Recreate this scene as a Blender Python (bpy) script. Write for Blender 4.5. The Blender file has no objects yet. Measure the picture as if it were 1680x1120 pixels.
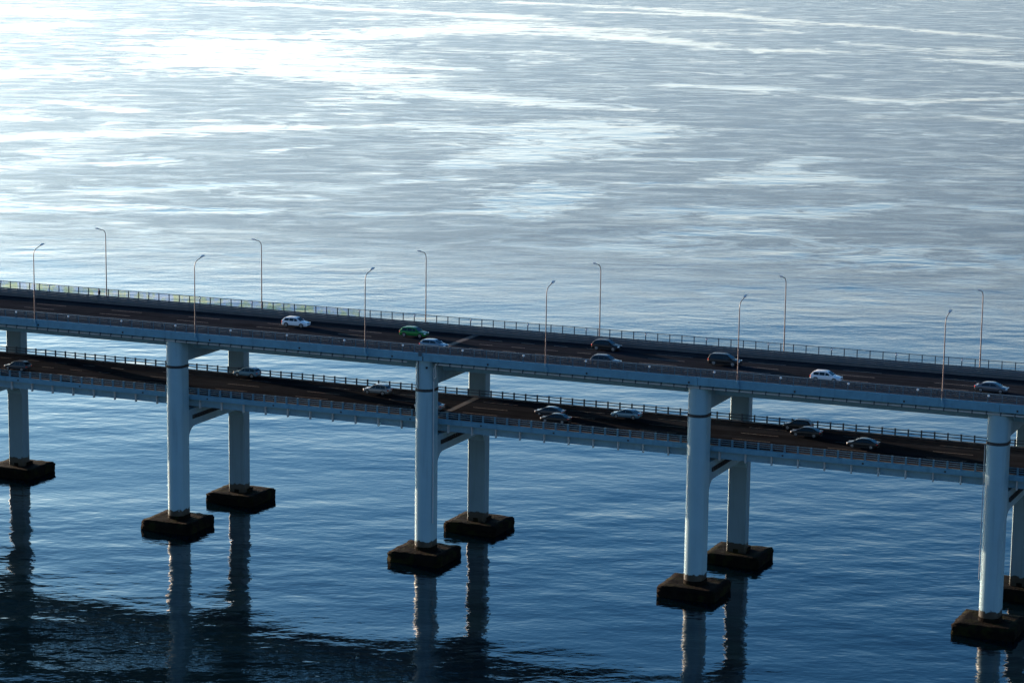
import bpy, bmesh, math, random
import numpy as np
from mathutils import Matrix, Vector

# ------------------------------------------------------------------ camera, sky, sun, exposure
SC = bpy.context.scene
C = SC.collection
CAMP = (256.3126, -352.2981, 105.9296)
YAW, PITCH, ROLL, FPX = 0.4088, 0.1787, 0.0125, 4180.1
_fw = Vector((-math.sin(YAW)*math.cos(PITCH), math.cos(YAW)*math.cos(PITCH), -math.sin(PITCH)))
_r = Vector((math.cos(YAW), math.sin(YAW), 0)); _u = _r.cross(_fw)
_r2 = _r*math.cos(ROLL)+_u*math.sin(ROLL); _u2 = _u*math.cos(ROLL)-_r*math.sin(ROLL)
cd = bpy.data.cameras.new('camera'); cam = bpy.data.objects.new('camera', cd); C.objects.link(cam)
cam.matrix_world = Matrix(((_r2.x, _u2.x, -_fw.x, CAMP[0]), (_r2.y, _u2.y, -_fw.y, CAMP[1]), (_r2.z, _u2.z, -_fw.z, CAMP[2]), (0, 0, 0, 1)))
cd.sensor_width = 36; cd.lens = FPX/1680*36; cd.clip_start = 1; cd.clip_end = 60000
SC.camera = cam

SUN_A, SUN_EL = math.radians(19), math.radians(6.2)       # angle off the bridge axis (towards the far side), elevation
sdir = Vector((-math.cos(SUN_A)*math.cos(SUN_EL), math.sin(SUN_A)*math.cos(SUN_EL), math.sin(SUN_EL)))
w = bpy.data.worlds.new('World'); SC.world = w; w.use_nodes = True
nt = w.node_tree; nt.nodes.clear()
sky = nt.nodes.new('ShaderNodeTexSky'); sky.sky_type = 'NISHITA'; sky.sun_disc = False
sky.sun_elevation = SUN_EL
sky.sun_rotation = math.atan2(sdir.x, sdir.y)
sky.altitude = 0; sky.air_density = 0.7; sky.dust_density = 1.4; sky.ozone_density = 3.6
wb = nt.nodes.new('ShaderNodeMixRGB'); wb.blend_type = 'MULTIPLY'; wb.inputs[0].default_value = 1   # the photograph's cool white balance
wb.inputs[2].default_value = (0.99, 1.05, 0.83, 1)
gm = nt.nodes.new('ShaderNodeGamma'); gm.inputs[1].default_value = 1.58
bg = nt.nodes.new('ShaderNodeBackground'); bg.inputs[1].default_value = 0.10
wo = nt.nodes.new('ShaderNodeOutputWorld')
nt.links.new(sky.outputs[0], wb.inputs[1]); nt.links.new(wb.outputs[0], gm.inputs[0]); # hazy air whitens the sky towards the horizon, all round
tc = nt.nodes.new('ShaderNodeTexCoord'); sx_ = nt.nodes.new('ShaderNodeSeparateXYZ'); nt.links.new(tc.outputs['Generated'], sx_.inputs[0])
hz = nt.nodes.new('ShaderNodeMapRange'); hz.interpolation_type = 'SMOOTHSTEP'; hz.inputs[1].default_value = 0.31; hz.inputs[2].default_value = 0.06; hz.inputs[3].default_value = 0.0; hz.inputs[4].default_value = 0.80
bw = nt.nodes.new('ShaderNodeRGBToBW'); hc = nt.nodes.new('ShaderNodeMixRGB'); hc.blend_type = 'MULTIPLY'; hc.inputs[0].default_value = 1; hc.inputs[2].default_value = (1, 1, 1, 1)
hr = nt.nodes.new('ShaderNodeMapRange'); hr.inputs[1].default_value = 0.07; hr.inputs[2].default_value = 0.20; nt.links.new(sx_.outputs['Z'], hr.inputs[0])
ht = nt.nodes.new('ShaderNodeMixRGB'); ht.inputs[1].default_value = (1.98, 2.02, 2.02, 1); ht.inputs[2].default_value = (1.50, 1.95, 2.25, 1)
nt.links.new(hr.outputs[0], ht.inputs[0]); nt.links.new(ht.outputs[0], hc.inputs[2])
hm_ = nt.nodes.new('ShaderNodeMixRGB')
nt.links.new(sx_.outputs['Z'], hz.inputs[0]); nt.links.new(gm.outputs[0], bw.inputs[0]); pw = nt.nodes.new('ShaderNodeMath'); pw.operation = 'POWER'; pw.inputs[1].default_value = 0.76; nt.links.new(bw.outputs[0], pw.inputs[0]); nt.links.new(pw.outputs[0], hc.inputs[1])
nt.links.new(hz.outputs[0], hm_.inputs[0]); nt.links.new(gm.outputs[0], hm_.inputs[1]); nt.links.new(hc.outputs[0], hm_.inputs[2])
nt.links.new(hm_.outputs[0], bg.inputs[0]); nt.links.new(bg.outputs[0], wo.inputs[0])
sl = bpy.data.lights.new('sun', 'SUN'); so = bpy.data.objects.new('sun', sl); C.objects.link(so)
sl.energy = 5.0; sl.angle = math.radians(0.6); sl.color = (1.0, 0.67, 0.46)
so.rotation_euler = sdir.to_track_quat('Z', 'Y').to_euler()
vs = SC.view_settings; vs.view_transform = 'Standard'; vs.look = 'None'; vs.exposure = 1.50; vs.gamma = 1; vs.use_curve_mapping = False

# ------------------------------------------------------------------ helpers
random.seed(4)
G = 0.0053                                                  # long fall of both decks
def zs(x): return G*x

def mat(name, col, rough=0.6, metal=0.0, var=0.0, vscale=0.4, bump=0.0, bscale=6, coat=0.0, spec=0.5, emit=None, stain=None):
    m = bpy.data.materials.new(name); m.use_nodes = True
    n = m.node_tree.nodes; l = m.node_tree.links; b = n['Principled BSDF']
    b.inputs['Base Color'].default_value = (*col, 1); b.inputs['Roughness'].default_value = rough
    b.inputs['Metallic'].default_value = metal; b.inputs['Coat Weight'].default_value = coat
    b.inputs['Specular IOR Level'].default_value = spec
    if emit:
        b.inputs['Emission Color'].default_value = (*emit[0], 1); b.inputs['Emission Strength'].default_value = emit[1]
    g = n.new('ShaderNodeNewGeometry')
    if var > 0:
        tx = n.new('ShaderNodeTexNoise'); tx.inputs['Scale'].default_value = vscale; tx.inputs['Detail'].default_value = 6; tx.inputs['Roughness'].default_value = 0.65
        l.new(g.outputs['Position'], tx.inputs['Vector'])
        mr = n.new('ShaderNodeMapRange'); mr.inputs[1].default_value = 0.3; mr.inputs[2].default_value = 0.7
        mr.inputs[3].default_value = 1-var; mr.inputs[4].default_value = 1+var*0.6
        l.new(tx.outputs[0], mr.inputs[0])
        mx = n.new('ShaderNodeMixRGB'); mx.blend_type = 'MULTIPLY'; mx.inputs[0].default_value = 1
        mx.inputs[1].default_value = (*col, 1); l.new(mr.outputs[0], mx.inputs[2])
        last = mx.outputs[0]
        if stain:                                           # rain streaks: noise drawn out along z
            mp = n.new('ShaderNodeMapping'); mp.inputs['Scale'].default_value = (1.3, 1.3, 0.09)
            l.new(g.outputs['Position'], mp.inputs[0])
            t2 = n.new('ShaderNodeTexNoise'); t2.inputs['Scale'].default_value = 1.0; t2.inputs['Detail'].default_value = 5
            l.new(mp.outputs[0], t2.inputs['Vector'])
            r2 = n.new('ShaderNodeMapRange'); r2.inputs[1].default_value = 0.55; r2.inputs[2].default_value = 0.75; r2.inputs[4].default_value = stain
            l.new(t2.outputs[0], r2.inputs[0])
            m2 = n.new('ShaderNodeMixRGB'); l.new(r2.outputs[0], m2.inputs[0]); l.new(last, m2.inputs[1])
            m2.inputs[2].default_value = (col[0]*0.45, col[1]*0.42, col[2]*0.38, 1); last = m2.outputs[0]
        l.new(last, b.inputs['Base Color'])
    if bump > 0:
        t3 = n.new('ShaderNodeTexNoise'); t3.inputs['Scale'].default_value = bscale; t3.inputs['Detail'].default_value = 5
        l.new(g.outputs['Position'], t3.inputs['Vector'])
        bp = n.new('ShaderNodeBump'); bp.inputs['Distance'].default_value = bump; l.new(t3.outputs[0], bp.inputs['Height']); l.new(bp.outputs[0], b.inputs['Normal'])
    return m

M = dict(
    paint=mat('bridge_paint', (0.16, 0.28, 0.34), 0.5, var=0.14, vscale=0.5, bump=0.01, stain=0.35),
    column=mat('column_paint', (0.34, 0.50, 0.58), 0.42, var=0.10, vscale=0.35, bump=0.006, stain=0.25),
    steel=mat('girder_paint', (0.15, 0.29, 0.36), 0.5, var=0.12, vscale=0.6, stain=0.3),
    fascia=mat('fascia_paint', (0.095, 0.25, 0.34), 0.5, var=0.16, vscale=0.7, bump=0.006, stain=0.4),
    rail=mat('rail_paint', (0.055, 0.125, 0.17), 0.5, var=0.1, vscale=2),
    post=mat('rail_post_paint', (0.075, 0.18, 0.245), 0.5, var=0.1, vscale=2),
    fence=mat('fence_paint', (0.055, 0.07, 0.09), 0.5, var=0.1, vscale=2),
    barrier=mat('barrier_paint', (0.045, 0.075, 0.098), 0.55, var=0.15, vscale=1.5),
    asphalt=mat('asphalt', (0.017, 0.020, 0.025), 0.92, var=0.30, vscale=0.18, bump=0.008, bscale=9, spec=0.0),
    concrete=mat('concrete', (0.12, 0.12, 0.12), 0.85, var=0.2, vscale=0.8, spec=0.0),
    walk=mat('walkway_paving', (0.11, 0.10, 0.10), 0.85, var=0.2, vscale=1.2, spec=0.0),
    mark=mat('road_paint', (0.20, 0.20, 0.20), 0.8, var=0.45, vscale=3, spec=0.0),
    pipe=mat('pipe_paint', (0.42, 0.45, 0.45), 0.45, var=0.15, vscale=1),
    dark=mat('dark_rubber', (0.02, 0.022, 0.024), 0.7),
    lamp=mat('lamp_pole_paint', (0.12, 0.085, 0.085), 0.5, metal=0.0),
    lamphead=mat('lamp_head_paint', (0.55, 0.56, 0.58), 0.35),
    glassl=mat('lamp_lens', (0.6, 0.62, 0.62), 0.2),
    white=mat('white_paint', (0.75, 0.77, 0.78), 0.45),
    tyre=mat('tyre_rubber', (0.018, 0.018, 0.019), 0.85),
    rim=mat('rim_alloy', (0.35, 0.36, 0.38), 0.35, metal=0.8),
    glass=mat('car_glass', (0.012, 0.018, 0.024), 0.04, spec=0.35),
    head=mat('headlight_lens', (0.65, 0.68, 0.70), 0.1, coat=0.5),
    tail=mat('taillight_lens', (0.45, 0.02, 0.02), 0.2, coat=0.5),
    trim=mat('black_trim', (0.015, 0.016, 0.018), 0.5),
    cloth=mat('dark_cloth', (0.02, 0.022, 0.03), 0.9, var=0.2, vscale=4),
    skin=mat('skin', (0.45, 0.26, 0.19), 0.55, var=0.05, vscale=8),
    hair=mat('hair', (0.012, 0.010, 0.010), 0.6),
)

def wear_tracks(m):                                          # tyre tracks and patches drawn out along the road
    n = m.node_tree.nodes; l = m.node_tree.links; b = n['Principled BSDF']; src = b.inputs['Base Color'].links[0].from_socket
    g = n.new('ShaderNodeNewGeometry'); mp = n.new('ShaderNodeMapping'); mp.inputs['Scale'].default_value = (0.012, 0.9, 0.2); l.new(g.outputs['Position'], mp.inputs[0])
    t = n.new('ShaderNodeTexNoise'); t.inputs['Scale'].default_value = 1.0; t.inputs['Detail'].default_value = 5; t.inputs['Roughness'].default_value = 0.7; l.new(mp.outputs[0], t.inputs['Vector'])
    r = n.new('ShaderNodeMapRange'); r.inputs[1].default_value = 0.3; r.inputs[2].default_value = 0.7; r.inputs[3].default_value = 0.55; r.inputs[4].default_value = 1.6; l.new(t.outputs[0], r.inputs[0])
    mx = n.new('ShaderNodeMixRGB'); mx.blend_type = 'MULTIPLY'; mx.inputs[0].default_value = 1; l.new(src, mx.inputs[1]); l.new(r.outputs[0], mx.inputs[2]); l.new(mx.outputs[0], b.inputs['Base Color'])
wear_tracks(M['asphalt'])

def tag(o, label=None, cat=None, group=None, kind=None):
    if label: o['label'] = label
    if cat: o['category'] = cat
    if group: o['group'] = group
    if kind: o['kind'] = kind
    return o
def link(name, me, parent=None, m=None):
    if m is not None and not me.materials: me.materials.append(m)
    o = bpy.data.objects.new(name, me); C.objects.link(o)
    if parent is not None: o.parent = parent
    return o
def empty(name, loc=(0, 0, 0), rz=0):
    o = bpy.data.objects.new(name, None); C.objects.link(o); o.location = loc; o.rotation_euler = (0, 0, rz); o.empty_display_size = 0.3
    return o

class MB:
    def __init__(s): s.v = []; s.f = []
    def add(s, vs, fs):
        k = len(s.v); s.v += [tuple(v) for v in vs]; s.f += [tuple(i+k for i in f) for f in fs]; return s
    def box(s, x0, x1, y0, y1, z0, z1, slope=0):
        vs = [(x, y, z+slope*x) for z in (z0, z1) for x, y in ((x0, y0), (x1, y0), (x1, y1), (x0, y1))]
        return s.add(vs, [(3, 2, 1, 0), (4, 5, 6, 7), (0, 1, 5, 4), (1, 2, 6, 5), (2, 3, 7, 6), (3, 0, 4, 7)])
    def prism_x(s, prof, x0, x1, slope=0, n=1):              # profile in (y, z), run along x
        k = len(prof); xs = [x0+(x1-x0)*i/n for i in range(n+1)]
        vs = [(x, y, z+slope*x) for x in xs for y, z in prof]
        fs = [(i*k+j, i*k+(j+1) % k, (i+1)*k+(j+1) % k, (i+1)*k+j) for i in range(n) for j in range(k)]
        fs += [tuple(range(k))[::-1], tuple(n*k+j for j in range(k))]
        return s.add(vs, fs)
    def prism_z(s, prof, z0, z1, n=1):                       # profile in (x, y)
        k = len(prof); zz = [z0+(z1-z0)*i/n for i in range(n+1)]
        vs = [(x, y, z) for z in zz for x, y in prof]
        fs = [(i*k+j, i*k+(j+1) % k, (i+1)*k+(j+1) % k, (i+1)*k+j) for i in range(n) for j in range(k)]
        fs += [tuple(range(k))[::-1], tuple(n*k+j for j in range(k))]
        return s.add(vs, fs)
    def tube(s, pts, r, seg=8, caps=True):
        pts = [Vector(p) for p in pts]; rr = r if isinstance(r, (list, tuple)) else [r]*len(pts)
        vs = []; up = None
        for i, p in enumerate(pts):
            t = (pts[min(i+1, len(pts)-1)]-pts[max(i-1, 0)]).normalized()
            a = Vector((0, 0, 1)) if abs(t.z) < 0.9 else Vector((1, 0, 0))
            if up is None: up = t.cross(a).normalized()
            up = (up-t*up.dot(t)).normalized(); q = t.cross(up)
            vs += [p+(up*math.cos(2*math.pi*j/seg)+q*math.sin(2*math.pi*j/seg))*rr[i] for j in range(seg)]
        n = len(pts)
        fs = [(i*seg+j, i*seg+(j+1) % seg, (i+1)*seg+(j+1) % seg, (i+1)*seg+j) for i in range(n-1) for j in range(seg)]
        if caps: fs += [tuple(range(seg))[::-1], tuple((n-1)*seg+j for j in range(seg))]
        return s.add(vs, fs)
    def mesh(s, name, smooth=False, fix=True):
        me = bpy.data.meshes.new(name); me.from_pydata(s.v, [], s.f)
        if fix:
            b = bmesh.new(); b.from_mesh(me); bmesh.ops.recalc_face_normals(b, faces=b.faces); b.to_mesh(me); b.free()
        if smooth: me.polygons.foreach_set('use_smooth', [True]*len(me.polygons))
        me.update(); return me
    def build(s, name, m, parent=None, smooth=False): return link(name, s.mesh(name, smooth), parent, m)

def at_water(px, py):                                        # point of the water surface seen at a pixel of the 1680 x 1120 photograph
    d = _fw+_r2*((px-840)/FPX)-_u2*((py-560)/FPX)
    t = (0.62-CAMP[2])/d.z
    return CAMP[0]+t*d.x, CAMP[1]+t*d.y
def at_deck(px, py, z0):
    d = _fw+_r2*((px-840)/FPX)-_u2*((py-560)/FPX)
    t = (z0+G*CAMP[0]-CAMP[2])/(d.z-G*d.x)
    return CAMP[0]+t*d.x, CAMP[1]+t*d.y

# ------------------------------------------------------------------ water
WZ = 0.62
# calm slicks on the sea, as strokes (centre line and half width); between them the wind ruffles the surface
SLICKS = [
 [(305,72,5),(400,76,15),(440,104,20),(520,118,13),(600,128,11),(700,148,12),(780,158,9),(900,170,7),(1045,181,5)],
 [(400,60,4),(560,62,6),(700,50,9),(820,45,12),(900,50,11),(1000,60,6),(1150,74,4)],
 [(620,108,3),(745,113,5)], [(370,4,2),(640,18,3),(860,30,4)],
 [(-60,228,9),(0,226,9),(160,220,8),(350,213,7),(560,208,5),(740,207,4)],
 [(720,276,5),(860,256,14),(960,228,22),(1060,214,14)], [(700,216,4),(900,205,9),(1010,199,8)],
 [(850,336,14),(905,312,17),(875,350,12)],
 [(1005,301,4),(1120,303,6),(1240,296,11),(1300,288,15),(1420,300,8)],
 [(1030,352,8),(1200,345,11),(1330,352,11),(1480,333,4)],
 [(1370,160,3),(1450,168,7),(1550,165,4),(1700,160,2)], [(1110,140,4),(1250,146,5)],
 [(840,4,2),(1080,15,3),(1260,32,2.5),(1460,46,2.5),(1650,62,2)],
 [(-30,120,8),(40,118,6)], [(80,166,3),(210,181,5)], [(-30,190,9),(70,196,6)], [(180,270,5),(270,262,6)], [(50,250,4),(110,255,4)],
 [(-40,338,11),(100,346,8),(200,340,9),(430,346,5)], [(150,312,6),(280,310,6),(420,300,5)], [(580,352,6),(800,346,5)],
 [(1490,330,3),(1700,352,6)], [(1380,420,6),(1700,440,8)], [(1100,385,5),(1280,380,6)], [(980,20,2),(1180,26,2)],
 [(20,48,6),(110,40,4)], [(-40,15,5),(90,22,5)], [(1170,80,3),(1330,84,4)], [(1550,98,3),(1700,108,5)], [(1010,262,4),(1200,262,3)],
 [(1270,275,5),(1330,260,6)], [(640,300,4),(760,292,5)], [(430,250,3),(520,240,3)], [(1560,190,2),(1690,200,3)],
]
def build_water():
    def axis(lo, hi, step, far):
        core = list(np.arange(lo, hi+0.1, step)); out = []; d = step
        x = hi
        while x < far: d *= 1.35; x += d; out.append(x)
        pre = []; d = step; x = lo
        while x > -far: d *= 1.35; x -= d; pre.append(x)
        return np.array(pre[::-1]+core+out)
    X = axis(-1500, 420, 7.0, 26000); Y = axis(-240, 2600, 7.0, 26000)
    nx, ny = len(X), len(Y)
    xx, yy = np.meshgrid(X, Y); co = np.stack([xx, yy, np.full_like(xx, WZ)], -1).reshape(-1, 3)
    calm = np.zeros(len(co)); P = co[:, :2]
    for st in SLICKS:
        pts = []
        for px, py, h in st:
            a = np.array(at_water(px, py)); b = np.array(at_water(px, py-h)); c = np.array(at_water(px+10, py))
            pts.append((a, np.linalg.norm(b-a)))
        for (a, ha), (b, hb) in zip(pts[:-1], pts[1:]):
            # distances measured in a frame where depth is squeezed, as slicks lie long across the wind
            ab = b-a; L2 = ab@ab+1e-9
            t = np.clip(((P-a)@ab)/L2, 0, 1); q = P-(a+t[:, None]*ab); d = np.sqrt((q**2).sum(1))
            h = (ha+(hb-ha)*t)*0.70
            calm = np.maximum(calm, np.exp(-0.55*(d/h)**2))
    near = np.clip((350-(P[:, 1]-0.15*P[:, 0]))/190, 0, 1)**0.8*0.96
    me = bpy.data.meshes.new('water')
    idx = np.arange(nx*ny).reshape(ny, nx)
    q = np.stack([idx[:-1, :-1], idx[:-1, 1:], idx[1:, 1:], idx[1:, :-1]], -1).reshape(-1, 4)
    me.vertices.add(len(co)); me.vertices.foreach_set('co', co.ravel())
    me.loops.add(q.size); me.loops.foreach_set('vertex_index', q.ravel().astype(np.int32))
    me.polygons.add(len(q)); me.polygons.foreach_set('loop_start', np.arange(0, q.size, 4, dtype=np.int32)); me.polygons.foreach_set('loop_total', np.full(len(q), 4, dtype=np.int32))
    me.update(calc_edges=True)
    lee = np.clip((70-P[:, 1])/90, 0, 1)
    for nm, val in (('calm', calm), ('shelter', near), ('lee', lee)):
        at = me.attributes.new(nm, 'FLOAT', 'POINT'); at.data.foreach_set('value', val.astype(np.float32))
    m = bpy.data.materials.new('sea_water'); m.use_nodes = True
    n = m.node_tree.nodes; l = m.node_tree.links; b = n['Principled BSDF']
    b.inputs['Base Color'].default_value = (0.0008, 0.0055, 0.0085, 1); b.inputs['IOR'].default_value = 1.333; b.inputs['Roughness'].default_value = 0.03
    g = n.new('ShaderNodeNewGeometry')
    def attr(nm):
        a = n.new('ShaderNodeAttribute'); a.attribute_name = nm; return a.outputs['Fac']
    def noise(scale, rot, sx, sy, detail=2, rough=0.5, dist=0.0):
        mp = n.new('ShaderNodeMapping'); mp.vector_type = 'TEXTURE'; mp.inputs['Rotation'].default_value = (0, 0, -rot); mp.inputs['Scale'].default_value = (1/sx, 1/sy, 1)
        l.new(g.outputs['Position'], mp.inputs[0])
        t = n.new('ShaderNodeTexNoise'); t.inputs['Scale'].default_value = scale; t.inputs['Detail'].default_value = detail
        t.inputs['Roughness'].default_value = rough; t.inputs['Distortion'].default_value = dist
        l.new(mp.outputs[0], t.inputs['Vector']); return t.outputs[0]
    def mth(op, a, c=None):
        k = n.new('ShaderNodeMath'); k.operation = op
        for i, v in enumerate((a, c)):
            if v is None: continue
            if isinstance(v, (int, float)): k.inputs[i].default_value = v
            else: l.new(v, k.inputs[i])
        return k.outputs[0]
    def mr(a, f0, f1, t0, t1, smooth=True):
        k = n.new('ShaderNodeMapRange'); k.interpolation_type = 'SMOOTHSTEP' if smooth else 'LINEAR'
        for i, v in enumerate((f0, f1, t0, t1)): k.inputs[i+1].default_value = v
        l.new(a, k.inputs[0]); return k.outputs[0]
    # wind on the water: 0 in slicks, 1 where ruffled
    patch = noise(0.010, -0.41, 0.85, 1.0, 6, 0.62, 1.0)
    fine = noise(0.04, -0.38, 0.80, 1.0, 8, 0.62, 1.6)
    c1 = mth('ADD', mth('MULTIPLY', attr('calm'), 0.98), mth('ADD', mth('MULTIPLY', mth('SUBTRACT', fine, 0.5), 2.9), mth('MULTIPLY', mth('SUBTRACT', patch, 0.5), 1.2)))
    c1 = mth('ADD', c1, mth('MULTIPLY', mth('SUBTRACT', noise(0.16, -0.38, 0.7, 1.0, 5, 0.6, 1.0), 0.5), 1.3))
    c1 = mr(c1, 0.26, 1.0, 0, 1)
    c2 = mth('ADD', mth('SUBTRACT', patch, 0.5), mth('MULTIPLY', mth('SUBTRACT', fine, 0.5), 0.9))
    c2 = mr(c2, 0.03, 0.24, 0, 0.85)
    calm_ = mth('MAXIMUM', c1, c2)
    wind = mth('SUBTRACT', 1.0, calm_)
    streak = noise(0.08, -0.40, 0.5, 1.0, 6, 0.65, 0.8)
    wind = mth('MULTIPLY', wind, mr(streak, 0.32, 0.68, 0.55, 1.2))
    wind = mth('MULTIPLY', wind, mth('SUBTRACT', 1.0, attr('shelter')))
    # heights in metres: long gentle swell, chop, ripples
    swell = mth('ADD', mth('MULTIPLY', noise(0.075, -0.50, 0.55, 1.0, 4, 0.55), 0.34), mth('MULTIPLY', noise(0.16, -0.15, 0.6, 1.0, 3, 0.5), 0.16))
    swell = mth('MULTIPLY', swell, mr(noise(0.012, -0.4, 0.6, 1.0, 3, 0.5), 0.35, 0.65, 0.5, 1.3))
    swell = mth('ADD', swell, mth('MULTIPLY', noise(0.028, -0.6, 0.5, 1.0, 3, 0.5), 0.55))
    swell = mth('MULTIPLY', swell, mr(attr('lee'), 0, 1, 1.0, 0.80, False))
    chop = mth('ADD', mth('MULTIPLY', noise(0.45, -0.30, 0.5, 1.0, 2, 0.5), 0.030), mth('MULTIPLY', noise(1.0, -0.6, 0.75, 1.0, 2, 0.5), 0.018))
    rip = mth('MULTIPLY', noise(2.4, -0.41, 0.6, 1.0, 2, 0.5), mr(wind, 0, 1, 0.004, 0.125, False))
    h = mth('ADD', mth('ADD', swell, chop), rip)
    bp = n.new('ShaderNodeBump'); bp.inputs['Distance'].default_value = 1.0; bp.inputs['Strength'].default_value = 1.0
    l.new(h, bp.inputs['Height']); l.new(bp.outputs[0], b.inputs['Normal'])
    l.new(mr(wind, 0, 1, 0.03, 0.22, False), b.inputs['Roughness'])
    me.materials.append(m)
    return tag(link('water', me), kind='structure')
build_water()

# ------------------------------------------------------------------ decks
X0, X1 = -52.0, 232.0
XJ = 89.6                                                    # expansion joint
PITCHP = 2.04                                                # post spacing
LZ = lambda y: 22.38+(y-2.0)*0.018                           # lower carriageway, slight crossfall
UZ = 33.1

def build_upper_deck():
    t = empty('upper_deck', (0, 0, 0)); tag(t, 'upper road deck of the double-deck bridge, blue fascia and box girder on the pier tops', 'bridge deck')
    MB().prism_x([(-1.95, 32.5), (-1.95, 33.0), (22.45, 33.0), (22.45, 32.5), (17.6, 32.05), (2.8, 32.05)], X0, X1, G).build('slab', M['paint'], t)
    MB().prism_x([(2.95, 32.3), (3.3, 29.95), (17.1, 29.50), (17.45, 32.3)], X0+.01, X1-.01, G).build('girder', M['steel'], t)
    segs = [X0]+[-.9+45*k+dx for k in range(-1, 6) for dx in (0.55,)]+[X1]
    for a, b in zip(segs[:-1], segs[1:]):                    # precast fascia lengths between the piers
        MB().prism_x([(-2.3, 32.22), (-2.3, 33.36), (-2.2, 33.42), (-1.9, 33.42), (-1.9, 32.22)], a+.03, b-.03, G).build('fascia', M['fascia'], t)
        MB().prism_x([(22.8, 32.22), (22.8, 33.36), (22.7, 33.42), (22.4, 33.42), (22.4, 32.22)], a+.03, b-.03, G).build('fascia', M['fascia'], t)
    MB().prism_x([(-1.9, 32.9), (-1.9, 33.36), (-.1, 33.36), (-.1, 32.9)], X0, X1, G).build('walkway', M['walk'], t)
    MB().prism_x([(22.4, 32.9), (22.4, 33.40), (18.55, 33.40), (18.55, 32.9)], X0, X1, G).build('walkway', M['walk'], t)
    MB().prism_x([(-.1, 32.9), (-.1, 33.5), (.25, 33.5), (.32, 32.9)], X0, X1, G).build('kerb', M['concrete'], t)
    MB().prism_x([(18.55, 32.9), (18.55, 33.55), (18.2, 33.55), (18.12, 32.9)], X0, X1, G).build('kerb', M['concrete'], t)
    me = MB().box(-.12, .12, -2.36, -2.29, 32.42, 32.72).mesh('scupper')
    x = X0+6
    while x < X1-2:
        o = link('scupper', me, t, M['dark']); o.location = (x, 0, zs(x)); x += 16.3
    b = MB().box(-.45, .1, -2.37, -2.28, 32.95, 33.75).mesh('joint_cover'); o = link('joint_cover', b, t, M['barrier']); o.location = (XJ-.2, 0, zs(XJ))
    b = MB().box(-.07, .07, -2.33, -2.28, 32.25, 33.0).mesh('joint_gap'); o = link('joint_gap', b, t, M['dark']); o.location = (XJ+.1, 0, zs(XJ))
    return t
def build_lower_deck():
    t = empty('lower_deck', (0, 0, 0)); tag(t, 'lower road deck of the bridge, shaded between the two rows of columns', 'bridge deck')
    MB().prism_x([(2.0, 21.75), (2.0, 22.30), (19.1, 22.62), (19.1, 21.75)], X0, X1, G).build('slab', M['paint'], t)
    MB().prism_x([(3.0, 21.9), (3.0, 20.35), (16.4, 20.55), (16.8, 21.9)], X0+.01, X1-.01, G).build('girder', M['steel'], t)
    MB().prism_x([(2.9, 20.28), (2.9, 20.36), (3.3, 20.36), (3.3, 20.28)], X0+.02, X1-.02, G).build('bottom_flange', M['steel'], t)
    segs = [X0]+[-.9+45*k+.55 for k in range(-1, 6)]+[X1]
    for a, b in zip(segs[:-1], segs[1:]):
        MB().prism_x([(1.72, 21.62), (1.72, 22.36), (1.8, 22.42), (2.05, 22.42), (2.05, 21.62)], a+.03, b-.03, G).build('fascia', M['fascia'], t)
        MB().prism_x([(19.4, 21.75), (19.4, 22.66), (19.32, 22.72), (19.05, 22.72), (19.05, 21.75)], a+.03, b-.03, G).build('fascia', M['fascia'], t)
    MB().prism_x([(2.05, 22.2), (2.05, 22.46), (2.4, 22.46), (2.46, 22.2)], X0, X1, G).build('kerb', M['concrete'], t)
    MB().prism_x([(19.05, 22.5), (19.05, 22.86), (18.7, 22.86), (18.62, 22.5)], X0, X1, G).build('kerb', M['concrete'], t)
    st = MB().box(-.09, .09, 2.55, 3.01, 20.05, 21.63).mesh('stiffener')
    for k in range(-14, 55):
        x = 10.2+4.08*k
        if X0+1 < x < X1-1: o = link('stiffener', st, t, M['pipe']); o.location = (x, 0, zs(x))
    me = MB().box(-.13, .13, 1.66, 1.73, 21.85, 22.08).mesh('scupper')
    x = X0+3
    while x < X1-2:
        o = link('scupper', me, t, M['dark']); o.location = (x, 0, zs(x)); x += 12.24
    return t
build_upper_deck(); build_lower_deck()

def road(name, label, y0, y1, zf, dashes, longs):
    o = MB().prism_x([(y0, zf(y0)-.25), (y0, zf(y0)), (y1, zf(y1)), (y1, zf(y1)-.25)], X0, X1, G, 40).build(name, M['asphalt']); tag(o, label, kind='structure')
    for x, y, L in dashes:
        z = zf(y)+.004
        MB().add([(x, y-.09, z+G*x), (x+L, y-.09, z+G*(x+L)), (x+L, y+.09, z+G*(x+L)), (x, y+.09, z+G*x)], [(0, 1, 2, 3)]).build('lane_marking', M['mark'], o)
    for y in longs:
        z = zf(y)+.004
        MB().add([(X0, y-.08, z+G*X0), (X1, y-.08, z+G*X1), (X1, y+.08, z+G*X1), (X0, y+.08, z+G*X0)], [(0, 1, 2, 3)]).build('edge_line', M['mark'], o)
    a, b = XJ-.55, XJ+.55
    MB().add([(a, y0+.05, zf(y0)+.006+G*a), (b, y0+.05, zf(y0)+.006+G*b), (b, y1-.05, zf(y1)+.006+G*b), (a, y1-.05, zf(y1)+.006+G*a)], [(0, 1, 2, 3)]).build('joint_strip', M['concrete'], o)
    MB().add([(XJ-.12, y0+.05, zf(y0)+.011+G*a), (XJ+.12, y0+.05, zf(y0)+.011+G*b), (XJ+.12, y1-.05, zf(y1)+.011+G*b), (XJ-.12, y1-.05, zf(y1)+.011+G*a)], [(0, 1, 2, 3)]).build('steel_comb', M['dark'], o)
    return o
ud = [(23.7+15.1*k, y, 6.0) for k in range(-5, 5) for y in (13.0, 9.25, 5.5) if k not in (4,)]
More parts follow.
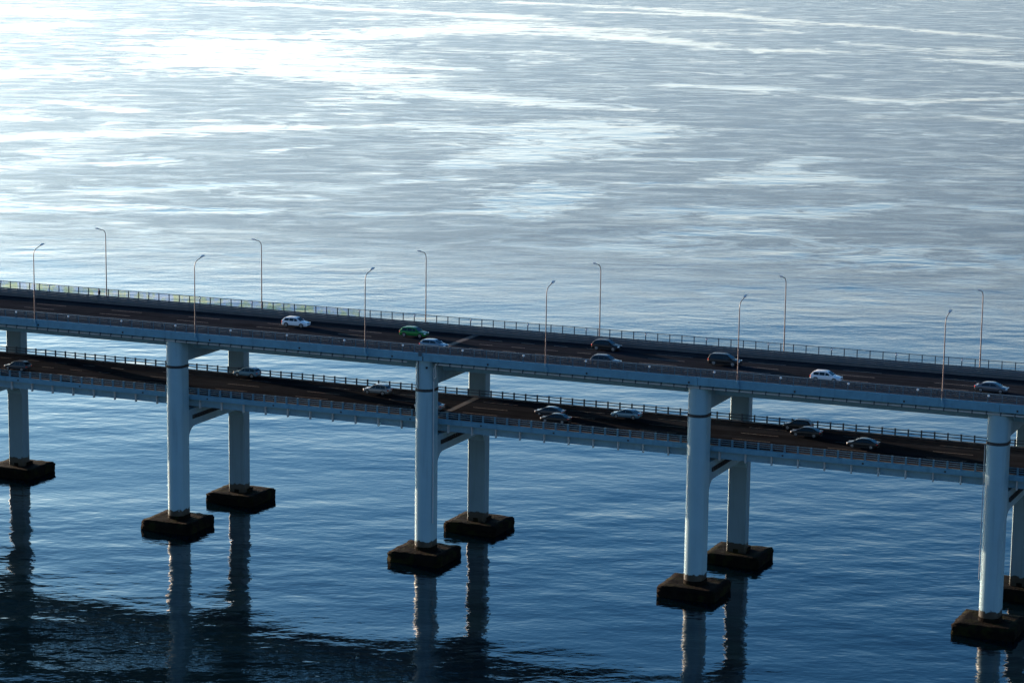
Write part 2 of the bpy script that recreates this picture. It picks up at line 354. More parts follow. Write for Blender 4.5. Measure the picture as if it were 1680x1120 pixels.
ud += [(93.5+5.6*k, y, 2.3) for k in range(4) for y in (14.4, 10.5, 6.7)]+[(122+15*k, y, 6.0) for k in range(7) for y in (14.4, 10.6, 6.8)]
ld = [(92+15*k, y, 6.0) for k in range(-4, 9) for y in (15.8, 11.7, 7.6)]+[(10.7+5.7*k, y, 2.4) for k in range(-2, 3) for y in (15.1, 11.1, 7.1)]
road('road', 'dark asphalt carriageway on the upper deck', .30, 18.14, lambda y: UZ, ud, ())
road('road', 'shaded asphalt carriageway on the lower deck', 2.42, 18.66, LZ, ld, ())

# ------------------------------------------------------------------ railings, barriers, fences
posts_x = [10.4+PITCHP*k for k in range(-30, 108)]
def railing(name, label, cat, y, z0, height, rails, m, post, phase=0.0, face=1, extra=None):
    t = empty(name, (0, y, 0)); tag(t, label, cat)
    pm = post.mesh('post'); pmat = M['post'] if m is M['rail'] and rails[0][0] > .1 else m
    xs = [x+phase for x in posts_x if X0+.5 < x+phase < X1-.5]
    for x in xs: o = link('post', pm, t, pmat); o.location = (x, 0, z0+zs(x))
    for (dy, zc, hy, hz) in rails:
        MB().box(X0+.2, X1-.2, dy-hy, dy+hy, z0+zc-hz, z0+zc+hz, G).build('rail', m, t)
    if extra: extra(t, xs, z0)
    return t
lp = MB().box(-.13, .13, -.13, .11, -.05, 1.06)
lp.box(-.15, .15, -.15, .13, 1.05, 1.10)
railing('bridge_railing', 'blue post and rail parapet along the near edge of the lower deck', 'railing', 1.95, 22.42, 1.05,
        [(.14, .98, .05, .06), (.14, .66, .05, .055), (.14, .34, .05, .055)], M['rail'], lp)
lp2 = MB().box(-.10, .10, -.11, .11, -.05, 1.12)
lp2.box(-.12, .12, -.13, .13, 1.11, 1.15)
railing('bridge_railing', 'dark post and rail parapet along the far edge of the lower deck', 'railing', 18.95, 22.80, 1.1,
        [(-.14, .98, .05, .07), (-.14, .52, .05, .07)], M['barrier'], lp2, phase=-.1)
# crash barriers of the upper deck
bp_ = MB().prism_x([(-.10, -.02), (-.16, .95), (.02, .98), (.12, -.02)], -.06, .06)
railing('crash_barrier', 'grey four-rail crash barrier between far walkway and upper carriageway', 'crash barrier', 18.38, 33.55, 1.0,
        [(-.2, .86, .06, .11), (-.2, .59, .06, .11), (-.2, .32, .06, .11), (-.2, .06, .06, .10)], M['barrier'], bp_, phase=.9)
bp2 = MB().prism_x([(-.12, -.02), (-.02, .78), (.16, .75), (.10, -.02)], -.06, .06)
railing('crash_barrier', 'grey crash barrier behind the mesh fence on the near side of the upper deck', 'crash barrier', .1, 33.5, .8,
        [(.2, .68, .06, .08), (.2, .42, .06, .08), (.2, .16, .06, .08)], M['barrier'], bp2, phase=.5)
def fence_extra(y_in, h):
    def f(t, xs, z0):
        p = MB()
        for i in range(1, 17):
            x = PITCHP*i/17
            p.box(x-.008, x+.008, -.008, .008, .1, h-.06, G)
        for z in (.1, h*.5, h-.1): p.box(.04, PITCHP-.04, -.012, .012, z-.012, z+.012, G)
        pm = p.mesh('mesh_panel', fix=False)
        for x in xs[:-1]: o = link('mesh_panel', pm, t, M['fence']); o.location = (x, 0, z0+zs(x)); o['kind'] = 'stuff'
        d = MB(); d.tube([(0, y_in*.05, h-.28), (0, y_in*.16, h-.28)], .17, 12); d.tube([(0, y_in*.15, h-.28), (0, y_in*.19, h-.28)], [.17, .12], 12)
        dm = d.mesh('round_lamp')
        for i, x in enumerate(xs):
            if i % 5 == 2: o = link('round_lamp', dm, t, M['white']); o.location = (x+.12, 0, z0+zs(x))
    return f
fp = MB().box(-.045, .045, -.05, .05, -.05, 1.32)
railing('mesh_fence', 'grey mesh fence with small round lamps along the near edge of the upper deck', 'fence', -2.08, 33.40, 1.3,
        [(0, 1.27, .035, .03)], M['rail'], fp, phase=.2, extra=fence_extra(-1, 1.3))
fp2 = MB().box(-.06, .06, -.05, .05, -.05, 1.60)
railing('mesh_fence', 'dark mesh fence along the far walkway of the upper deck, sea behind it', 'fence', 22.2, 33.40, 1.58,
        [(0, 1.55, .035, .03)], M['fence'], fp2, phase=.75, extra=fence_extra(-1, 1.58))

# sheets added to imitate a moire tint on the left of the far fence
def moire_tint():
    m = bpy.data.materials.new('moire_tint_sheet'); m.use_nodes = True; n = m.node_tree.nodes; l = m.node_tree.links
    b = n['Principled BSDF']; out = n['Material Output']; b.inputs['Base Color'].default_value = (0.35, 0.35, 0.33, 1); b.inputs['Roughness'].default_value = 0.4
    g = n.new('ShaderNodeNewGeometry'); mp = n.new('ShaderNodeMapping'); mp.inputs['Scale'].default_value = (0.75, 0.75, 0.5); l.new(g.outputs['Position'], mp.inputs[0])
    t = n.new('ShaderNodeTexNoise'); t.inputs['Scale'].default_value = 1.0; t.inputs['Detail'].default_value = 3; l.new(mp.outputs[0], t.inputs['Vector'])
    r = n.new('ShaderNodeMapRange'); r.inputs[1].default_value = 0.40; r.inputs[2].default_value = 0.60; l.new(t.outputs[0], r.inputs[0])
    cm = n.new('ShaderNodeMixRGB'); cm.inputs[1].default_value = (0.90, 0.91, 1.0, 1); cm.inputs[2].default_value = (0.95, 0.925, 0.74, 1); l.new(r.outputs[0], cm.inputs[0])
    tr = n.new('ShaderNodeBsdfTransparent'); l.new(cm.outputs[0], tr.inputs[0])
    mx = n.new('ShaderNodeMixShader'); mx.inputs[0].default_value = 0.04; l.new(tr.outputs[0], mx.inputs[1]); l.new(b.outputs[0], mx.inputs[2]); l.new(mx.outputs[0], out.inputs[0])
    f = [o for o in C.objects if o.name.startswith('mesh_fence') and o.location.y > 10][0]
    me = MB().box(.06, PITCHP-.06, .03, .045, .12, 1.50, G).mesh('moire_tint_sheet')
    for o in [c for c in f.children if c.name.startswith('mesh_panel') and c.location.x < 66]:
        q = link('moire_tint_sheet', me, f, m); q.location = o.location
moire_tint()

# pipe hung under the near fascia
def under_pipe():
    t = empty('service_pipe', (0, -1.6, 0)); tag(t, 'pale pipe hung on brackets under the blue fascia of the upper deck', 'pipe')
    for a, b in ((X0+1, XJ-3), (XJ+2.0, X1-1)):
        MB().tube([(a, 0, 31.74+zs(a)), (b, 0, 31.74+zs(b))], .14, 8).build('pipe_run', M['pipe'], t, False)
    bm_ = MB().box(-.07, .07, -.19, .19, 31.55, 32.55).mesh('bracket')
    for x in posts_x:
        if X0+1.5 < x < X1-1.5 and not (XJ-3 < x < XJ+2): o = link('bracket', bm_, t, M['barrier']); o.location = (x, 0, zs(x))
    return t
under_pipe()

# ------------------------------------------------------------------ piers
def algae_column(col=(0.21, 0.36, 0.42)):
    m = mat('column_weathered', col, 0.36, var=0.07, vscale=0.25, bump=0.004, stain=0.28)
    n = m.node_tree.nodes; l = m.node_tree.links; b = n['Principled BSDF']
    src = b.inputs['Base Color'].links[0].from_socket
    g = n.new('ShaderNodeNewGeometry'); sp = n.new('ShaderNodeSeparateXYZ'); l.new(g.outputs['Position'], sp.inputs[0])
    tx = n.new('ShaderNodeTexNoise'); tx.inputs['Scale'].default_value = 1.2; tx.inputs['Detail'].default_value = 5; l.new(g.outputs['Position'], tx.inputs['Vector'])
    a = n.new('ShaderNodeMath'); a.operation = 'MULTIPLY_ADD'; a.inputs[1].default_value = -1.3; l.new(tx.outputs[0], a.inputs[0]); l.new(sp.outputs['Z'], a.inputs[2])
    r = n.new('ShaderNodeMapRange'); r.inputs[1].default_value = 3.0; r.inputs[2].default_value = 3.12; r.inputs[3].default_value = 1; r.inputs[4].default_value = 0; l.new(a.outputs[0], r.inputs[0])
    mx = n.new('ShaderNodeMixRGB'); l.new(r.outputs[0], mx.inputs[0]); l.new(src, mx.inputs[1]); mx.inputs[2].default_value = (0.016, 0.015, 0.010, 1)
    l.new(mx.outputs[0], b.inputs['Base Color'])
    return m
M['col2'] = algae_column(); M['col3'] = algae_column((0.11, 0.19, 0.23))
def footing_mat():
    m = mat('footing_algae', (0.006, 0.0052, 0.004), 0.9, var=0.5, vscale=0.8, bump=0.08, bscale=2.5, spec=0.04)
    n = m.node_tree.nodes; l = m.node_tree.links; b = n['Principled BSDF']; src = b.inputs['Base Color'].links[0].from_socket
    g = n.new('ShaderNodeNewGeometry'); tx = n.new('ShaderNodeTexNoise'); tx.inputs['Scale'].default_value = .55; tx.inputs['Detail'].default_value = 6; l.new(g.outputs['Position'], tx.inputs['Vector'])
    r = n.new('ShaderNodeMapRange'); r.inputs[1].default_value = .5; r.inputs[2].default_value = .62; l.new(tx.outputs[0], r.inputs[0])
    mx = n.new('ShaderNodeMixRGB'); l.new(r.outputs[0], mx.inputs[0]); l.new(src, mx.inputs[1]); mx.inputs[2].default_value = (0.011, 0.012, 0.004, 1); l.new(mx.outputs[0], b.inputs['Base Color'])
    return m
M['foot'] = footing_mat()

def col_profile(outer, hw=1.52, hd=1.5):                     # flat inner face, rounded outer face; outer = -1 near row, +1 far row
    pts = [(hw-.12, -outer*hd), (hw, -outer*(hd-.12))]
    n = 18; rx, ry = hw, hd*1.0
    arc = []
    for i in range(n+1):
        a = math.pi*i/n; ex = 1.0
        ca, sa = math.cos(a), math.sin(a)
        arc.append((rx*math.copysign(abs(ca)**ex, ca), outer*(0.12+(ry-.12)*abs(sa)**ex)))
    pts += arc
    pts += [(-hw, -outer*(hd-.12)), (-hw+.12, -outer*hd)]
    return pts
def footing(parent, y, seed):
    rnd = random.Random(seed); bm = bmesh.new()
    bmesh.ops.create_cube(bm, size=1)
    for v in bm.verts: v.co = Vector((v.co.x*9.1, v.co.y*8.5, (v.co.z*3.7)+.35))
    bmesh.ops.bevel(bm, geom=[e for e in bm.edges], offset=.22, segments=2, affect='EDGES')
    bmesh.ops.subdivide_edges(bm, edges=[e for e in bm.edges if e.calc_length() > 1.5], cuts=9, use_grid_fill=True)
    for v in bm.verts: v.co += Vector((rnd.uniform(-.10, .10), rnd.uniform(-.10, .10), rnd.uniform(-.07, .07)))
    me = bpy.data.meshes.new('footing'); bm.to_mesh(me); bm.free(); me.polygons.foreach_set('use_smooth', [True]*len(me.polygons))
    o = link('footing', me, parent, M['foot']); o.location = (0, y, 0)
    st = MB(); st.prism_z([(x*1.04, y_*1.04) for x, y_ in col_profile(-1)], 2.0, 2.75); s = st.build('plinth', M['foot'], o); s.location = (0, 0, 0)
    return o
def pier(k, label):
    X = -.9+45*k; dz = zs(X)
    t = empty('bridge_pier', (X, 0, 0)); tag(t, label, 'bridge pier', 'piers of the double-deck bridge')
    for y, outer in ((0, -1), (21, 1)):
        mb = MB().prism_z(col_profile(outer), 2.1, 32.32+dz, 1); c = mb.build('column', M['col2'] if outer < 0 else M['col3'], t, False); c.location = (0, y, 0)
        for p in c.data.polygons: p.use_smooth = abs(p.normal.z) < .5
        c.data.set_sharp_from_angle(angle=math.radians(35))
        r = MB().prism_z([(a*1.035, b*1.035) for a, b in col_profile(outer)], 27.15+dz, 27.60+dz).build('ring', M['dark'], c)
        footing(t, y, k*7+y)
    # upper crossbeam
    MB().prism_x([(1.45, 28.15+dz), (1.45, 32.12+dz), (19.55, 32.12+dz), (19.55, 28.15+dz)], -1.46, 1.46).build('upper_crossbeam', M['paint'], t)
    # lower crossbeam with rounded haunches
    z0, z1 = 17.0+dz, 19.9+dz; R = 2.1; pr = [(1.45, z1), (1.45, z0-R)]
    pr += [(1.45+R*(1-math.cos(a)), z0-R+R*math.sin(a)) for a in [math.pi/2*i/8 for i in range(1, 9)]]
    pr += [(19.55-R*(1-math.cos(a)), z0-R+R*math.sin(a)) for a in [math.pi/2*(8-i)/8 for i in range(0, 8)]]
    pr += [(19.55, z0-R), (19.55, z1)]
    lb = MB().prism_x(pr, -1.44, 1.44).build('lower_crossbeam', M['paint'], t)
    for y in (4.2, 10.5, 16.8):
        MB().box(-.6, .6, y-.5, y+.5, z1-.02, z1+.50).build('bearing', M['dark'], t)
    tr = MB(); tr.box(1.44, 1.72, 2.6, 12.4, z0+1.25, z0+1.36)
    for i in range(13): tr.box(1.44, 1.70, 2.7+i*.8, 2.82+i*.8, z0+1.36, z0+1.85)
    tr.box(1.44, 1.50, 2.6, 12.4, z0+1.37, z0+1.86); tr.build('cable_tray', M['dark'], t)
    if k == 2:
        MB().tube([(-.55, -1.56, 32.0+dz), (-.55, -1.56, 27.7+dz)], .07).build('downpipe', M['dark'], t)
        MB().tube([(1.62, -.5, 31.0+dz), (1.62, -.5, 6.6)], .11).build('downpipe', M['pipe'], t)
        MB().tube([(3.0, -1.6, 31.74+dz), (2.45, -1.6, 31.74+dz), (2.4, -1.55, 31.6+dz), (2.4, -1.3, 29.7+dz), (1.7, -.55, 29.1+dz), (1.62, -.5, 28.9+dz)], .12).build('pipe_bend', M['pipe'], t, True)
        MB().box(.75, 1.0, -1.62, -1.35, 30.9+dz, 31.2+dz).build('pipe_clamp', M['dark'], t)
    if k == 4:
        MB().tube([(-1.62, -.75, 27+dz), (-1.62, -.75, 8.2)], .06).build('downpipe', M['pipe'], t)
    return t
plabel = {-1: 'bridge pier outside the picture beyond its left edge', 0: 'leftmost bridge pier in view, only its far column inside the picture',
          1: 'second bridge pier from the left, its near column just right of the leftmost pier', 2: 'middle bridge pier with a pale drainpipe running down its near column',
          3: 'fourth bridge pier from the left, right of the pier with the drainpipe', 4: 'rightmost bridge pier in view, largest and nearest of the row',
          5: 'bridge pier outside the picture beyond its right edge'}
for k in range(-1, 6): pier(k, plabel[k])

# ------------------------------------------------------------------ street lamps
def lamp_meshes():
    h, r = 11.1, 3.0
    pole = MB(); pts = [(0, 0, 0), (0, 0, 5), (0, 0, h)]; rad = [.11, .09, .07]
    for i in range(1, 8):
        a = math.pi/2*i/8*.92; pts.append((0, 1.25*(1-math.cos(a)), h+1.15*math.sin(a))); rad.append(.06)
    pts.append((0, 2.3, h+1.45)); rad.append(.06)
    pole.tube(pts, rad, 8, caps=False)
    head = MB(); head.prism_x([(2.15, h+1.38), (2.2, h+1.52), (2.75, h+1.72), (3.05, h+1.66), (3.05, h+1.60), (2.6, h+1.46)], -.17, .17)
    lens = MB().prism_x([(2.35, h+1.40), (2.35, h+1.43), (2.95, h+1.585), (2.95, h+1.55)], -.13, .13)
    base = MB().box(-.32, .32, -.14, .28, -.75, -.15); base.prism_z([(.16*math.cos(i*math.pi/4), .16*math.sin(i*math.pi/4)) for i in range(8)], -.2, .5)
    base.box(-.24, .24, -.2, .2, -.16, -.1)
    return pole.mesh('pole', True), head.mesh('lamp_head'), lens.mesh('lens'), base.mesh('base')
LMesh = lamp_meshes()
def lamp(x, y, z, rz, label, group):
    t = empty('street_lamp', (x, y, z), rz); tag(t, label, 'street lamp', group)
    link('pole', LMesh[0], t, M['lamp']); hd = link('lamp_head', LMesh[1], t, M['lamphead']); link('lens', LMesh[2], hd, M['glassl']); link('base', LMesh[3], t, M['fascia'])
ordn = ['first', 'second', 'third', 'fourth', 'fifth', 'sixth']
for j in range(-1, 8):
    inn = 0 <= j < 6
    x = 18.65+30.56*j
    if X0 < x < X1: lamp(x, -2.45, 33.05+zs(x), 0, (f'{ordn[j]} from the left of the tall lamps on the near fascia of the upper deck' if inn else 'street lamp on the near fascia outside the picture, '+('left' if j < 0 else ['right', 'far right'][j-6])), 'lamps along the near side of the upper deck')
    x = 18.95+30.56*j
    if X0 < x < X1: lamp(x, 18.95, 33.75+zs(x), math.pi, (f'{ordn[j]} from the left of the tall lamps along the far walkway of the upper deck' if inn else 'street lamp on the far walkway outside the picture, '+('left' if j < 0 else ['right', 'far right'][j-6])), 'lamps along the far side of the upper deck')

# ------------------------------------------------------------------ cars
def paint(name, col, metal=0.2, rough=0.3): return mat('car_paint_'+name, col, rough, metal=metal, coat=0.25, spec=0.35)
CP = dict(white=paint('white', (.72, .74, .76), 0), green=paint('green', (.008, .17, .03), 0.1), blue_grey=paint('blue_grey', (.16, .25, .32), .4), black=paint('black', (.004, .0045, .006), 0, 0.42),
          grey=paint('grey', (.12, .13, .15), .5), dark_grey=paint('dark_grey', (.05, .055, .065), .4), silver=paint('silver', (.27, .28, .29), .4), pale_blue=paint('pale_blue', (.13, .25, .34), .3))
KIND = {  # L, W, H, belt height, cabin stations (x from centre as fraction of L, roof height fraction), bonnet height
    'suv':   dict(L=4.60, W=1.86, H=1.64, belt=1.02, bon=.97, cab=[(-.485, .0), (-.40, .76), (-.33, .93), (-.20, .985), (-.06, 1.0), (.04, .96), (.09, .86), (.255, .04)], tail=1.0, clear=.24, wr=.36),
    'mpv':   dict(L=5.00, W=1.92, H=1.78, belt=1.08, bon=1.02, cab=[(-.49, .0), (-.435, .78), (-.39, .94), (-.28, .985), (-.10, 1.0), (.04, .97), (.10, .87), (.275, .04)], tail=1.06, clear=.22, wr=.37),
    'hatch': dict(L=4.40, W=1.80, H=1.50, belt=.96, bon=.90, cab=[(-.485, .0), (-.39, .76), (-.32, .92), (-.2, .98), (-.06, 1.0), (.05, .95), (.10, .84), (.28, .03)], tail=.95, clear=.2, wr=.32),
    'sedan': dict(L=4.75, W=1.83, H=1.46, belt=.95, bon=.88, cab=[(-.42, .02), (-.26, .74), (-.19, .91), (-.10, .98), (.0, 1.0), (.07, .95), (.12, .84), (.295, .03)], tail=.98, clear=.19, wr=.325),
}
def car(x, y, z, rz, kind, col, label, grp):
    K = KIND[kind]; L, W, H, bz = K['L'], K['W'], K['H'], K['belt']
    t = empty('car', (x, y, z), rz); t.rotation_euler = (0, -math.atan(G) if rz == 0 else math.atan(G), rz); tag(t, label, 'car', grp)
    hw = W/2
    # lower body: rings of 12 points
    st = [(-.5, .42, K['tail']-.22, .80), (-.488, .30, K['tail']-.06, .90), (-.45, K['clear']+.02, K['tail'], .96), (-.30, K['clear'], bz+.02, 1.0), (0, K['clear'], bz, 1.0), (.20, K['clear'], bz-.02, 1.0),
          (.30, K['clear'], K['bon'], .985), (.42, K['clear']+.01, K['bon']-.09, .94), (.48, .27, K['bon']-.20, .86), (.5, .36, K['bon']-.32, .74)]
    b = MB(); vs = []; nr = 10
    for fx, zb, zt, fw in st:
        h_ = hw*fw; zm = zb+(zt-zb)*.55
        ring = [(-h_*.86, zb), (-h_*.98, zb+.10), (-h_, zm), (-h_*.97, zt-.10), (-h_*.84, zt), (h_*.84, zt), (h_*.97, zt-.10), (h_, zm), (h_*.98, zb+.10), (h_*.86, zb)]
        vs += [(fx*L, yy, zz) for yy, zz in ring]
    fs = [(i*nr+j, i*nr+(j+1) % nr, (i+1)*nr+(j+1) % nr, (i+1)*nr+j) for i in range(len(st)-1) for j in range(nr)]
    fs += [tuple(range(nr))[::-1], tuple((len(st)-1)*nr+j for j in range(nr))]
    b.add(vs, fs)
    # cabin
    cv = []; cr = []
    wb_, wt = hw*.92, hw*.70
    for fx, fr in K['cab']:
        zt = bz+(H-bz)*fr; f = min(1, fr*1.0); wtop = wb_+(wt-wb_)*f; z_b = bz-.10
        cr.append((fx*L, wb_, z_b, wtop, zt))
        cv += [(fx*L, -wb_, z_b), (fx*L, -wtop-.02*f, zt-.07*f), (fx*L, -wtop*.86, zt), (fx*L, wtop*.86, zt), (fx*L, wtop+.02*f, zt-.07*f), (fx*L, wb_, z_b)]
    fs = [(i*6+j, i*6+(j+1) % 6, (i+1)*6+(j+1) % 6, (i+1)*6+j) for i in range(len(cr)-1) for j in range(6)]+[(5, 4, 3, 2, 1, 0), tuple((len(cr)-1)*6+j for j in range(6))]
    b.add(cv, fs)
    body = b.build('body', CP[col], t, True); bv = body.modifiers.new('bevel', 'BEVEL'); bv.width = .05; bv.segments = 2; bv.limit_method = 'ANGLE'; bv.angle_limit = math.radians(25); body.data.set_sharp_from_angle(angle=math.radians(60))
    # glass: lofted from the cabin skin, set proud of it
    def top(fx):                                             # roof height and half width along the cabin
        for a, c in zip(cr[:-1], cr[1:]):
            if a[0] <= fx <= c[0]:
                u = (fx-a[0])/(c[0]-a[0]+1e-9); return a[4]+(c[4]-a[4])*u, a[3]+(c[3]-a[3])*u
        return cr[-1][4], cr[-1][3]
    xa, xb = cr[1][0]+.05 if kind != 'sedan' else cr[1][0]-.12, cr[-1][0]-.28
    cuts = {'suv': 3, 'mpv': 3, 'hatch': 2, 'sedan': 2}[kind]
    for s in (-1, 1):
        for c_ in range(cuts):
            p0 = xa+(xb-xa)*c_/cuts+.04; p1 = xa+(xb-xa)*(c_+1)/cuts-.04; up = []; lo = []
            for i in range(5):
                xx_ = p0+(p1-p0)*i/4; zt, wt_ = top(xx_); zl = bz+.03; zu = max(zl+.03, zt-.14); u = (zu-(bz-.10))/max(.05, (zt-.07)-(bz-.10)); u = min(u, 1)
                yl = wb_+(wt_-wb_)*((zl-(bz-.10))/max(.1, zt-.07-(bz-.10)))+.022; yu = wb_+(wt_+.02-wb_)*u+.022
                up.append((xx_, s*yu, zu)); lo.append((xx_, s*yl, zl))
            MB().add(lo+up, [(i, i+1, 6+i, 5+i) for i in range(4)]).build('side_window', M['glass'], t, True)
    def screen(i0, i1, nm, lo_f, hi_f):
        a, c = cr[i0], cr[i1]
        def P(u, s):
            xx_ = a[0]+(c[0]-a[0])*u; zt = a[4]+(c[4]-a[4])*u; wd = (a[3]+(c[3]-a[3])*u)*.84; nx = -(c[4]-a[4]); nz = (c[0]-a[0]); q = math.hypot(nx, nz); sg = 1 if nz > 0 else -1
            return (xx_+sg*nx/q*.022, s*wd, zt+sg*nz/q*.022)
        MB().add([P(lo_f, -1), P(lo_f, 1), P(hi_f, 1), P(hi_f, -1)], [(0, 1, 2, 3)]).build(nm, M['glass'], t)
    screen(6, 7, 'windscreen', .04, .93)
    screen(0, 1, 'rear_window', .25 if kind != 'sedan' else .06, .92)
    # wheels
    wr = K['wr']; ty = MB(); ty.tube([(0, -.115, 0), (0, -.10, 0), (0, .10, 0), (0, .115, 0)], [wr*.93, wr, wr, wr*.93], 18); tym = ty.mesh('wheel', False)
    rm = MB(); rm.tube([(0, .116, 0), (0, .124, 0)], [wr*.66, wr*.62], 18); rm.tube([(0, .12, 0), (0, .14, 0)], [wr*.2, wr*.16], 10)
    for i in range(5):
        a = 2*math.pi*i/5; rm.add([(math.cos(a)*wr*.15-math.sin(a)*q, .135, math.sin(a)*wr*.15+math.cos(a)*q) for q in (-.03, .03)]+[(math.cos(a)*wr*.62-math.sin(a)*q, .128, math.sin(a)*wr*.62+math.cos(a)*q) for q in (.03, -.03)], [(0, 1, 2, 3)])
    rmm = rm.mesh('rim')
    for fx in (-.30, .305):
        for s in (-1, 1):
            o = link('wheel', tym, t, M['tyre']); o.location = (fx*L, s*(hw-.10), wr)
            r = link('rim', rmm, o, M['rim']); r.rotation_euler = (0, 0, 0 if s > 0 else math.pi)
            ar = [(fx*L+math.cos(math.pi*i/10)*wr*1.2, s*(hw+.004), wr+math.sin(math.pi*i/10)*wr*1.2) for i in range(11)]+[(fx*L-wr*1.2, s*(hw+.004), K['clear']+.02), (fx*L+wr*1.2, s*(hw+.004), K['clear']+.02)]
            MB().add(ar, [tuple(range(13))]).build('wheel_arch', M['trim'], t)
    for s in (-1, 1):
        z_ = K['bon']-.24
        MB().prism_z([(.455*L, s*hw*.93), (.497*L, s*hw*.78), (.502*L, s*hw*.48), (.47*L, s*hw*.55)], z_-.06, z_+.09).build('headlight', M['head'], t)
        z_ = K['tail']-.16
        MB().prism_z([(-.47*L, s*hw*.985), (-.503*L, s*hw*.86), (-.505*L, s*hw*.52), (-.47*L, s*hw*.6)], z_-.09, z_+.10).build('taillight', M['tail'], t)
        xm = cr[-1][0]-.42
        MB().prism_x([(s*hw*.93, bz+.03), (s*hw*1.13, bz+.05), (s*hw*1.13, bz+.19), (s*hw*.98, bz+.17)], xm-.08, xm+.09).build('mirror', CP[col], t)
        MB().box(-.30*L+wr*1.3, .305*L-wr*1.3, s*(hw*.985)-.02, s*(hw*.985)+.02, K['clear']+.0, K['clear']+.14).build('sill', M['trim'], t)
        if kind in ('suv', 'mpv'):
            MB().tube([(-.36*L, s*wt*.9, H-.02), (-.30*L, s*wt*.9, H+.05), (.0*L, s*wt*.9, H+.05), (.05*L, s*wt*.9, H-.04)], .022, 6).build('roof_rail', M['rim'], t)
    MB().box(.492*L, .503*L, -hw*.44, hw*.44, K['bon']-.34, K['bon']-.20).build('grille', M['trim'], t)
    MB().box(.485*L, .501*L, -hw*.62, hw*.62, .28, .44).build('bumper_trim', M['trim'], t)
    MB().box(-.501*L, -.485*L, -hw*.68, hw*.68, .28, .44).build('bumper_trim', M['trim'], t)
    return t
def upper(px, py, kind, col, label, zoff=0.0):
    X, Y = at_deck(px, py, UZ+zoff); 
    if zoff == 0: Y += KIND[kind]['W']/2-.12
    car(X, Y, UZ+zs(X)+.005, 0, kind, col, label, 'cars on the upper deck')
def lower(px, py, kind, col, label, zoff=0.0):
    Y = 10.
    for _ in range(4):
        X, Y0 = at_deck(px, py, LZ(Y)+zoff); Y = Y0+(KIND[kind]['W']/2-.12 if zoff == 0 else 0)
    car(X, Y, LZ(Y)+zs(X)+.012, math.pi, kind, col, label, 'cars on the lower deck')
upper(482, 537.2, 'suv', 'white', 'white car left of the green car on the upper deck')
upper(676, 553.8, 'suv', 'green', 'bright green car on the upper deck')
upper(712, 556.6, 'hatch', 'blue_grey', 'blue-grey hatchback half hidden by the fence beside the green car', 1.48)
upper(992.3, 575.4, 'suv', 'black', 'black car by the far barrier of the upper deck, left of the other black one')
upper(994, 582, 'suv', 'dark_grey', 'dark grey car half hidden by the near fence, beside a black car', 1.64)
upper(1186.4, 600.4, 'mpv', 'black', 'large black car behind a lamp post on the upper deck')
upper(1353, 627.5, 'suv', 'white', 'white car on the right of the upper deck, nearest the fourth pier')
upper(1624.8, 644.3, 'sedan', 'grey', 'grey saloon at the right end of the upper deck')
lower(29, 591.5, 'suv', 'dark_grey', 'dark car at the left end of the lower deck', 1.64)
lower(401.6, 619, 'suv', 'pale_blue', 'pale blue car on the lower deck right of the second pier')
lower(615.6, 647.3, 'suv', 'silver', 'silver car on the lower deck left of the middle pier')
lower(701, 673.3, 'sedan', 'silver', 'pale car almost hidden behind the middle pier column on the lower deck')
lower(899, 683, 'sedan', 'dark_grey', 'dark grey saloon, the farther of two side by side on the lower deck')
lower(912, 677.8, 'sedan', 'black', 'dark saloon, nearer of two side by side, behind the near railing of the lower deck', 1.45)
lower(1025, 687, 'sedan', 'pale_blue', 'pale blue saloon on the lower deck left of the fourth pier')
lower(1306.5, 706, 'suv', 'black', 'tall black car beside the far railing of the lower deck')
lower(1320.5, 716.8, 'sedan', 'black', 'black saloon just in front of the tall black car on the lower deck')
lower(1413.5, 735.7, 'sedan', 'black', 'black saloon driving alone at the right of the lower deck')

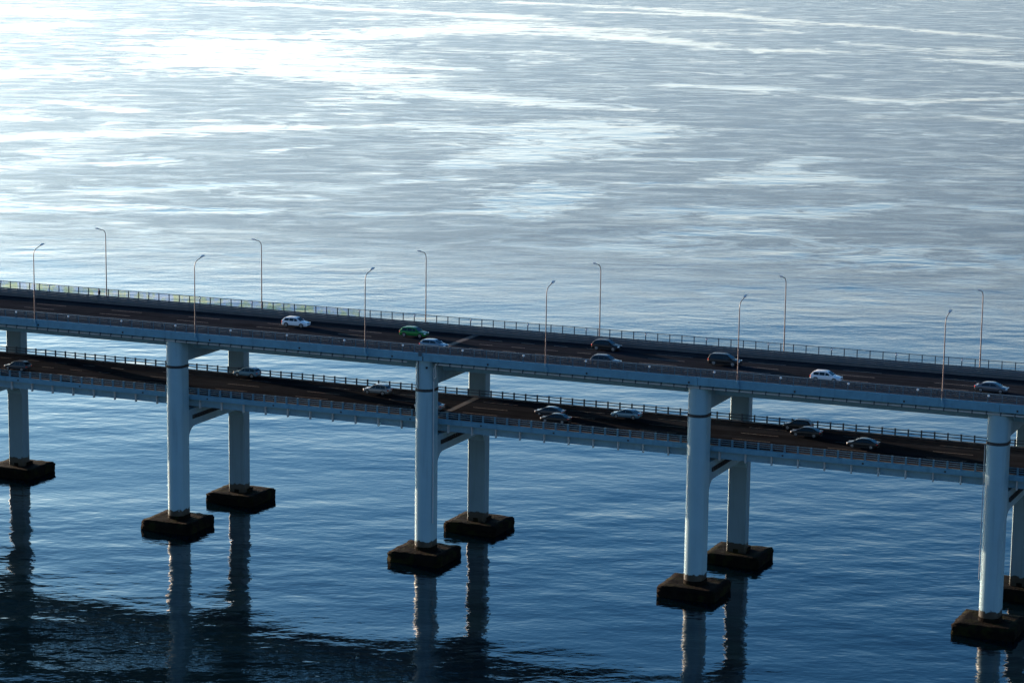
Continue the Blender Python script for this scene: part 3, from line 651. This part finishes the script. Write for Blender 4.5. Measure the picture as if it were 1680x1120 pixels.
# ------------------------------------------------------------------ the walker on the far walkway
def person():
    X, Y, Z = 16.25, 20.9, 33.40+zs(16.25)
    t = empty('person', (X, Y, Z), math.pi/2); tag(t, 'person in dark clothes walking on the far walkway of the upper deck', 'person')
    # local: faces +y after the quarter turn = -x of the bridge (into the sun)
    V = []; E_ = []; R = []
    def add(p, r, prev=None):
        V.append(p); R.append(r)
        if prev is not None: E_.append((prev, len(V)-1))
        return len(V)-1
    pel = add((0, 0, .92), .15); sp = add((0, .02, 1.15), .14, pel); ch = add((0, .04, 1.36), .165, sp); nk = add((0, .06, 1.50), .06, ch); hb = add((0, .09, 1.58), .085, nk); hd = add((0, .10, 1.68), .09, hb)
    for s, fy, ky in ((-1, .34, .22), (1, -.32, -.02)):
        hp = add((s*.10, 0, .86), .105, pel); kn = add((s*.11, ky, .49), .07, hp); an = add((s*.11, fy-.04, .09), .045, kn); add((s*.12, fy+.14, .035), .035, an)
        sh = add((s*.20, .04, 1.40), .06, ch); el = add((s*.25, .02-s*.10, 1.13), .045, sh); wr_ = add((s*.20, .22-s*.05, .98+.12*(s < 0)), .032, el); pa = add((s*.19, .29-s*.05, .97+.13*(s < 0)), .036, wr_)
        q = V[pa]
        for f in range(4): k1 = add((q[0]+(f-1.5)*.02, q[1]+.05, q[2]-.005), .009, pa); add((q[0]+(f-1.5)*.02, q[1]+.085-abs(f-1.3)*.008, q[2]-.03), .008, k1)
        k1 = add((q[0]-s*.045, q[1]+.015, q[2]), .010, pa); add((q[0]-s*.05, q[1]+.05, q[2]-.01), .009, k1)
    me = bpy.data.meshes.new('body'); me.from_pydata(V, E_, [])
    o = link('body', me, t); bm_ = bmesh.new(); bm_.from_mesh(me); lay = bm_.verts.layers.skin.verify()
    for v, r in zip(bm_.verts, R): v[lay].radius = (r, r); v[lay].use_root = (v.index == 0)
    bm_.to_mesh(me); bm_.free()
    o.modifiers.new('skin', 'SKIN'); sb = o.modifiers.new('sub', 'SUBSURF'); sb.levels = 1; sb.render_levels = 1
    dg = bpy.context.evaluated_depsgraph_get(); em = bpy.data.meshes.new_from_object(o.evaluated_get(dg)); o.modifiers.clear(); o.data = em
    em.materials.clear(); em.materials.append(M['cloth']); em.materials.append(M['skin'])
    for p in em.polygons:
        c = p.center; p.use_smooth = True
        p.material_index = 1 if (c.z > 1.50 or (c.z < 1.2 and c.y > .2 and c.z > .85)) else 0
    hm = bmesh.new(); bmesh.ops.create_icosphere(hm, subdivisions=3, radius=.125)
    bmesh.ops.delete(hm, geom=[v for v in hm.verts if v.co.y > .045 and v.co.z < .06], context='VERTS')
    for v in hm.verts: v.co.z *= 1.15
    hme = bpy.data.meshes.new('hair'); hm.to_mesh(hme); hm.free(); ho = link('hair', hme, o, M['hair']); ho.location = (0, .075, 1.655)
person()
